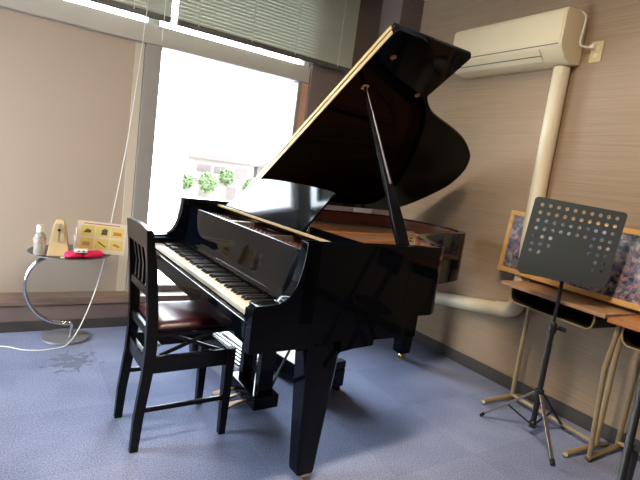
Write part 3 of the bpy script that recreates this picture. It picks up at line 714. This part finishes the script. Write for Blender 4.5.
for ex_, ey_, mat in ((2.262, 1.150, 'dullchrome'), (2.312, 1.628, 'dullchrome'), (2.690, 1.352, 'blackmetal')):
    d = Vector((ex_ - PX, ey_ - PY, 0)); u = d.normalized(); s_ = Vector((-u.y, u.x, 0)); a = u * .022 + Vector((0, 0, .245)); b = d + Vector((0, 0, .012))
    ax = (b - a).normalized(); nz = ax.cross(s_).normalized()
    m = MB(); m.loft([[p + s_ * .009 * i + nz * .005 * j for i, j in ((-1, -1), (1, -1), (1, 1), (-1, 1))] for p in (a, b)]); lg = m.build('leg', M[mat], ms, bevel=.0015)
    m = MB(); m.loft([[p + s_ * .011 * i + nz * .008 * j for i, j in ((-1, -1), (1, -1), (1, 1), (-1, 1))] for p in (b - ax * .025, b + ax * .004)]); m.build('rubber_foot', M['rubber'], lg, bevel=.002)
    mid = a + (b - a) * .5; m = MB(); c0 = u * .018 + Vector((0, 0, .065))
    m.loft([[p + s_ * .005 * i + Vector((0, 0, 1)) * .0035 * j for i, j in ((-1, -1), (1, -1), (1, 1), (-1, 1))] for p in (c0, mid)]); m.build('brace', M['blackmetal'], lg)
# plate with round holes
PW, PH = .455, .392
wv = Vector((.791, -.611, 0)).normalized(); nv = Vector((0, 0, 1)).cross(wv); nv = -nv if nv.x > 0 else nv   # towards the reader
tl = -.066; rl = -.052
upv = (Vector((0, 0, 1)) * math.cos(tl) - nv * math.sin(tl)).normalized()
w2 = (wv * math.cos(rl) + upv * math.sin(rl)).normalized(); upv = (upv - w2 * upv.dot(w2)).normalized(); pn = w2.cross(upv)
if pn.dot(nv) < 0: pn = -pn
PC = Vector((.012, .012, 1.069)) + pn * .055 - w2 * .016 + Vector((0, 0, .012))
def pp(u, v, w=0): p = PC + w2 * u + upv * v + pn * w; return tuple(p)
cols, rows = 10, 9; mgx, mgy = .022, .016; cw = (PW - 2 * mgx) / cols; chh = (PH - 2 * mgy) / rows
holes = set((r, c) for r in range(4) for c in range(10)) | set((r, c) for r in (4, 5) for c in (0, 1, 2, 7, 8, 9)) | {(6, 0), (6, 1), (6, 8), (6, 9), (7, 8), (7, 9)}
bm = bmesh.new()
def q(pts): bm.faces.new([bm.verts.new(pp(*p)) for p in pts])
x0, y1 = -PW / 2 + mgx, PH / 2 - mgy
for r_ in range(rows):
    for c_ in range(cols):
        cx, cy = x0 + (c_ + .5) * cw, y1 - (r_ + .5) * chh
        if (r_, c_) not in holes:
            q([(cx - cw / 2, cy - chh / 2), (cx + cw / 2, cy - chh / 2), (cx + cw / 2, cy + chh / 2), (cx - cw / 2, cy + chh / 2)]); continue
        n = 16; hr = .0098; ci = []; sq = []
        for k in range(n):
            a = 2 * PI * k / n + PI / 4; ca, sa = math.cos(a), math.sin(a); mm = max(abs(ca), abs(sa))
            ci.append((cx + hr * ca, cy + hr * sa)); sq.append((cx + cw / 2 * ca / mm, cy + chh / 2 * sa / mm))
        for k in range(n):
            j = (k + 1) % n; q([ci[k], sq[k], sq[j], ci[j]])
X0, X1, Y0, Y1 = -PW / 2, PW / 2, -PH / 2, PH / 2; cr = .018
xi0, xi1, yi0, yi1 = X0 + mgx, X1 - mgx, Y0 + mgy, Y1 - mgy
q([(xi0, yi1), (xi1, yi1), (xi1, Y1), (xi0, Y1)]); q([(xi0, Y0), (xi1, Y0), (xi1, yi0), (xi0, yi0)])
q([(X0, yi0), (xi0, yi0), (xi0, yi1), (X0, yi1)]); q([(xi1, yi0), (X1, yi0), (X1, yi1), (xi1, yi1)])
for sx, sy, bx, by in ((-1, 1, xi0, yi1), (1, 1, xi1, yi1), (-1, -1, xi0, yi0), (1, -1, xi1, yi0)):
    arc = [(bx + sx * mgx * math.sin(PI / 2 * k / 5), by + sy * mgy * math.cos(PI / 2 * k / 5)) for k in range(6)]
    q([(bx, by)] + arc)
bmesh.ops.remove_doubles(bm, verts=bm.verts, dist=.00005)
bmesh.ops.recalc_face_normals(bm, faces=bm.faces)
me = bpy.data.meshes.new('music_plate'); bm.to_mesh(me); bm.free(); po = bpy.data.objects.new('music_plate', me); COL.objects.link(po); po.parent = ms; me.materials.append(M['stand_grey'])
so = po.modifiers.new('s', 'SOLIDIFY'); so.thickness = .002; so.offset = 0
m = MB()
def pbox(mb, u0, u1, v0, v1, w0, w1):
    vs = [pp(u, v, w_) for w_ in (w0, w1) for u, v in ((u0, v0), (u1, v0), (u1, v1), (u0, v1))]
    mb.add(vs, [(3, 2, 1, 0), (4, 5, 6, 7), (0, 1, 5, 4), (1, 2, 6, 5), (2, 3, 7, 6), (3, 0, 4, 7)]); return mb
pbox(m, X0 + .01, X1 - .01, Y0 - .002, Y0 + .001, -.001, .045); pbox(m, X0 + .01, X1 - .01, Y0 - .002, Y0 + .010, .043, .045)
m.build('music_ledge', M['stand_grey'], po)
m = MB(); pbox(m, -.02, .02, -.17, -.09, -.050, -.002); m.build('tilt_bracket', M['blackmetal'], ms, bevel=.003)

# ------------------------------------------------------------------ things under the piano
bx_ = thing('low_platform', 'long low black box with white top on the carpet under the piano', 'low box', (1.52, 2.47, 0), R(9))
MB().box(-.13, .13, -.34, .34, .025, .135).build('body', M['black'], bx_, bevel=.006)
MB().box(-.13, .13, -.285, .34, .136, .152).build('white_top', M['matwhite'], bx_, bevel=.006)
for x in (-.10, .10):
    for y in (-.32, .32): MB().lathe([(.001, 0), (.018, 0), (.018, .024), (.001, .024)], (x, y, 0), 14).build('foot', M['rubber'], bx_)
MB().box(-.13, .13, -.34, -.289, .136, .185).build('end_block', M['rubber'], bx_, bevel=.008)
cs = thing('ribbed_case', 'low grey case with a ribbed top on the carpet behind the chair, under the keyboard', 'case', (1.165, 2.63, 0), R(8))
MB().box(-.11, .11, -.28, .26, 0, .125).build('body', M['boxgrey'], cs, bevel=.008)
for i in range(5):  # bars model the blind slats reflected in the glossy top
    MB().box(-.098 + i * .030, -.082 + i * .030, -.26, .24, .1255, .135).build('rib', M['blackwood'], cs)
MB().box(.055, .105, -.26, .24, .1255, .145).build('lid_block', M['matwhite'], cs, bevel=.01)  # white block models the window's bright reflection on the glossy top

# ------------------------------------------------------------------ ceiling lights (out of frame, light the room)
def ceil_light(x, y, e, label):
    t = thing('ceiling_light', label, 'ceiling light', (x, y, ZC - .06))
    MB().box(-.62, .62, -.10, .10, .03, .0595).build('housing', M['white'], t, bevel=.006)
    MB().box(-.60, .60, -.08, .08, .0, .03).build('diffuser', emat('diffuser_glow', (1, .87, .68), 3), t)
    ld = bpy.data.lights.new('ceiling_lamp', 'AREA'); ld.shape = 'RECTANGLE'; ld.size = 1.2; ld.size_y = .16; ld.energy = e; ld.color = (1, .82, .60)
    lo_ = bpy.data.objects.new('ceiling_lamp', ld); COL.objects.link(lo_); lo_.location = (x, y, ZC - .075)
    return t
ceil_light(.7, 1.0, 75, 'long white fluorescent ceiling light over the chair side of the room')

# ------------------------------------------------------------------ outside
tag(MB().box(-80, 120, -80, 160, -2.9, -2.83).build('street', M['ground']), 'pale open ground and street seen outside through the window', 'ground')
def house(x, y, w_, d_, h, label):
    t = thing('house', label, 'house', (x, y, -2.8), R(-12))
    MB().box(-w_ / 2, w_ / 2, 0, d_, 0, h).build('wall', M['housewall'], t)
    MB().prism([(-w_ / 2 - .5, h), (w_ / 2 + .5, h), (w_ / 2 - 1.2, h + 1.0), (-w_ / 2 + 1.2, h + 1.0)], XZ, -.6, d_ + .6).build('roof', M['houseroof'], t)
    MB().box(-w_ / 2 - .2, w_ / 2 * .4, -1.0, 0, h * .50, h * .53).build('balcony_slab', M['houseroof'], t)
    MB().box(-w_ / 2 - .2, w_ / 2 * .4, -1.05, -.98, h * .53, h * .68).build('balcony_wall', M['housewall'], t)
    for xx in (-w_ * .36, -.1 * w_, w_ * .2):
        f = MB().box(xx, xx + 1.3, -.06, -.01, h * .60, h * .86).build('window', M['housewood'], t)
    for xx in (-w_ * .3, w_ * .1):
        MB().box(xx, xx + 1.0, -.06, -.01, h * .08, h * .38).build('door', M['housewood'], t)
    return t
house(17.2, 46, 6.5, 6, 4.0, 'pale two storey house with balcony, left one seen through the window')
house(25.0, 47, 6.5, 6, 3.9, 'pale house with brown shutters, right one seen through the window')
def tree(x, y, h, r, label):
    t = thing('tree', label, 'tree', (x, y, -2.8))
    MB().tube([(0, 0, 0), (.1, 0, h * .6)], [.12, .07], 8).build('trunk', M['housewood'], t)
    m = MB(); 
    for i in range(420):
        a = random.uniform(0, 2 * PI); ph = math.acos(random.uniform(-1, 1)); rr = r * random.uniform(.5, 1) ** .5
        c = Vector((rr * math.sin(ph) * math.cos(a), rr * math.sin(ph) * math.sin(a), h * .68 + rr * 1.1 * math.cos(ph)))
        u = Vector((random.gauss(0, 1), random.gauss(0, 1), random.gauss(0, 1))).normalized(); v = u.orthogonal().normalized(); s_ = .17
        m.add([c + u * s_, c + v * s_ * .6, c - u * s_, c - v * s_ * .6], [(0, 1, 2, 3)])
    m.build('crown', M['leaf'], t)
tree(13.9, 40, 3.0, .8, 'low green tree before the left house, seen through the window')
tree(15.9, 41, 4.0, .7, 'tall slim green tree between the two houses outside')
tree(12.0, 40, 2.9, .6, 'small green tree near the utility pole outside')
tree(17.9, 40, 2.9, .8, 'round green bush in front of the right house outside')
up = thing('utility_pole', 'pale utility pole with crossarms seen through the left of the window', 'utility pole', (9.3, 32, -2.8))
MB().tube([(0, 0, 0), (0, 0, 6.0)], [.13, .09], 10).build('pole', M['concrete'], up)
MB().box(-.2, .9, -.06, .06, 5.3, 5.42).build('crossarm', M['concrete'], up)
MB().box(-.1, 1.1, -.06, .06, 4.7, 4.80).build('crossarm', M['concrete'], up)
MB().lathe([(.001, 4.9), (.22, 4.9), (.22, 5.4), (.001, 5.4)], (.3, -.1, 0), 12).build('transformer', M['boxgrey'], up)
wr = []
for i, (z0, z1) in enumerate(((7.7, 6.2), (7.0, 5.3))):
    ps = [(2.5 + 20 * t, 30 + 4 * t, z0 + (z1 - z0) * t - 1.0 * math.sin(PI * t) * .4) for t in [k / 10 for k in range(11)]]
    o = MB().tube(ps, .035, 6).build('overhead_wire', M['blackmetal'])
    tag(o, ('upper' if i == 0 else 'lower') + ' overhead wire crossing the sky in the window', 'wire')

# ------------------------------------------------------------------ world, daylight
wd_ = bpy.data.worlds.new('World'); sc.world = wd_; wd_.use_nodes = True; nt = wd_.node_tree
bg = nt.nodes['Background']; bg.inputs[0].default_value = (.80, .91, 1, 1); bg.inputs[1].default_value = 28.0
ld = bpy.data.lights.new('window_portal', 'AREA'); ld.shape = 'RECTANGLE'; ld.size = 1.88; ld.size_y = 1.15
o = bpy.data.objects.new('window_portal', ld); COL.objects.link(o); o.location = (XL - .02, 2.775, 1.16); o.rotation_euler = (0, R(-90), 0); ld.cycles.is_portal = True
for (x, y, z, sx, sz) in ((1.37, 3.655, 1.11, 1.09, 1.70), (.5, 3.655, 2.38, 3.0, .56)):
    ld = bpy.data.lights.new('window_portal', 'AREA'); ld.shape = 'RECTANGLE'; ld.size = sx; ld.size_y = sz
    o = bpy.data.objects.new('window_portal', ld); COL.objects.link(o); o.location = (x, y, z); o.rotation_euler = (R(-90), 0, 0); ld.cycles.is_portal = True
sun = bpy.data.lights.new('sun', 'SUN'); sun.energy = 1.5; sun.angle = R(3); sun.color = (1, .95, .88)
so_ = bpy.data.objects.new('sun', sun); COL.objects.link(so_); so_.rotation_euler = (R(62), 0, R(20))

# ------------------------------------------------------------------ camera
cam = bpy.data.cameras.new('camera'); co = bpy.data.objects.new('camera', cam); COL.objects.link(co)
cam.sensor_width = 36; cam.lens = 481 / 640 * 36; cam.clip_start = .05; cam.clip_end = 400
yaw, pit, rol = R(33), R(7.75), R(7.7)
fw = Vector((math.sin(yaw) * math.cos(pit), math.cos(yaw) * math.cos(pit), -math.sin(pit))); rt = Vector((math.cos(yaw), -math.sin(yaw), 0)); uu = rt.cross(fw)
r2 = rt * math.cos(rol) + uu * math.sin(rol); u2 = -rt * math.sin(rol) + uu * math.cos(rol)
co.matrix_world = Matrix(((r2.x, u2.x, -fw.x, 0), (r2.y, u2.y, -fw.y, 0), (r2.z, u2.z, -fw.z, 1.25), (0, 0, 0, 1)))
sc.camera = co
vs = sc.view_settings; vs.view_transform = 'Standard'; vs.look = 'None'; vs.exposure = 0.2; vs.gamma = 1.0; vs.use_curve_mapping = False
sc.cycles.max_bounces = 10; sc.cycles.diffuse_bounces = 5; sc.cycles.glossy_bounces = 5; sc.cycles.transparent_max_bounces = 12
sc.cycles.use_denoising = True; sc.cycles.caustics_reflective = False; sc.cycles.caustics_refractive = False; sc.cycles.sample_clamp_indirect = 6
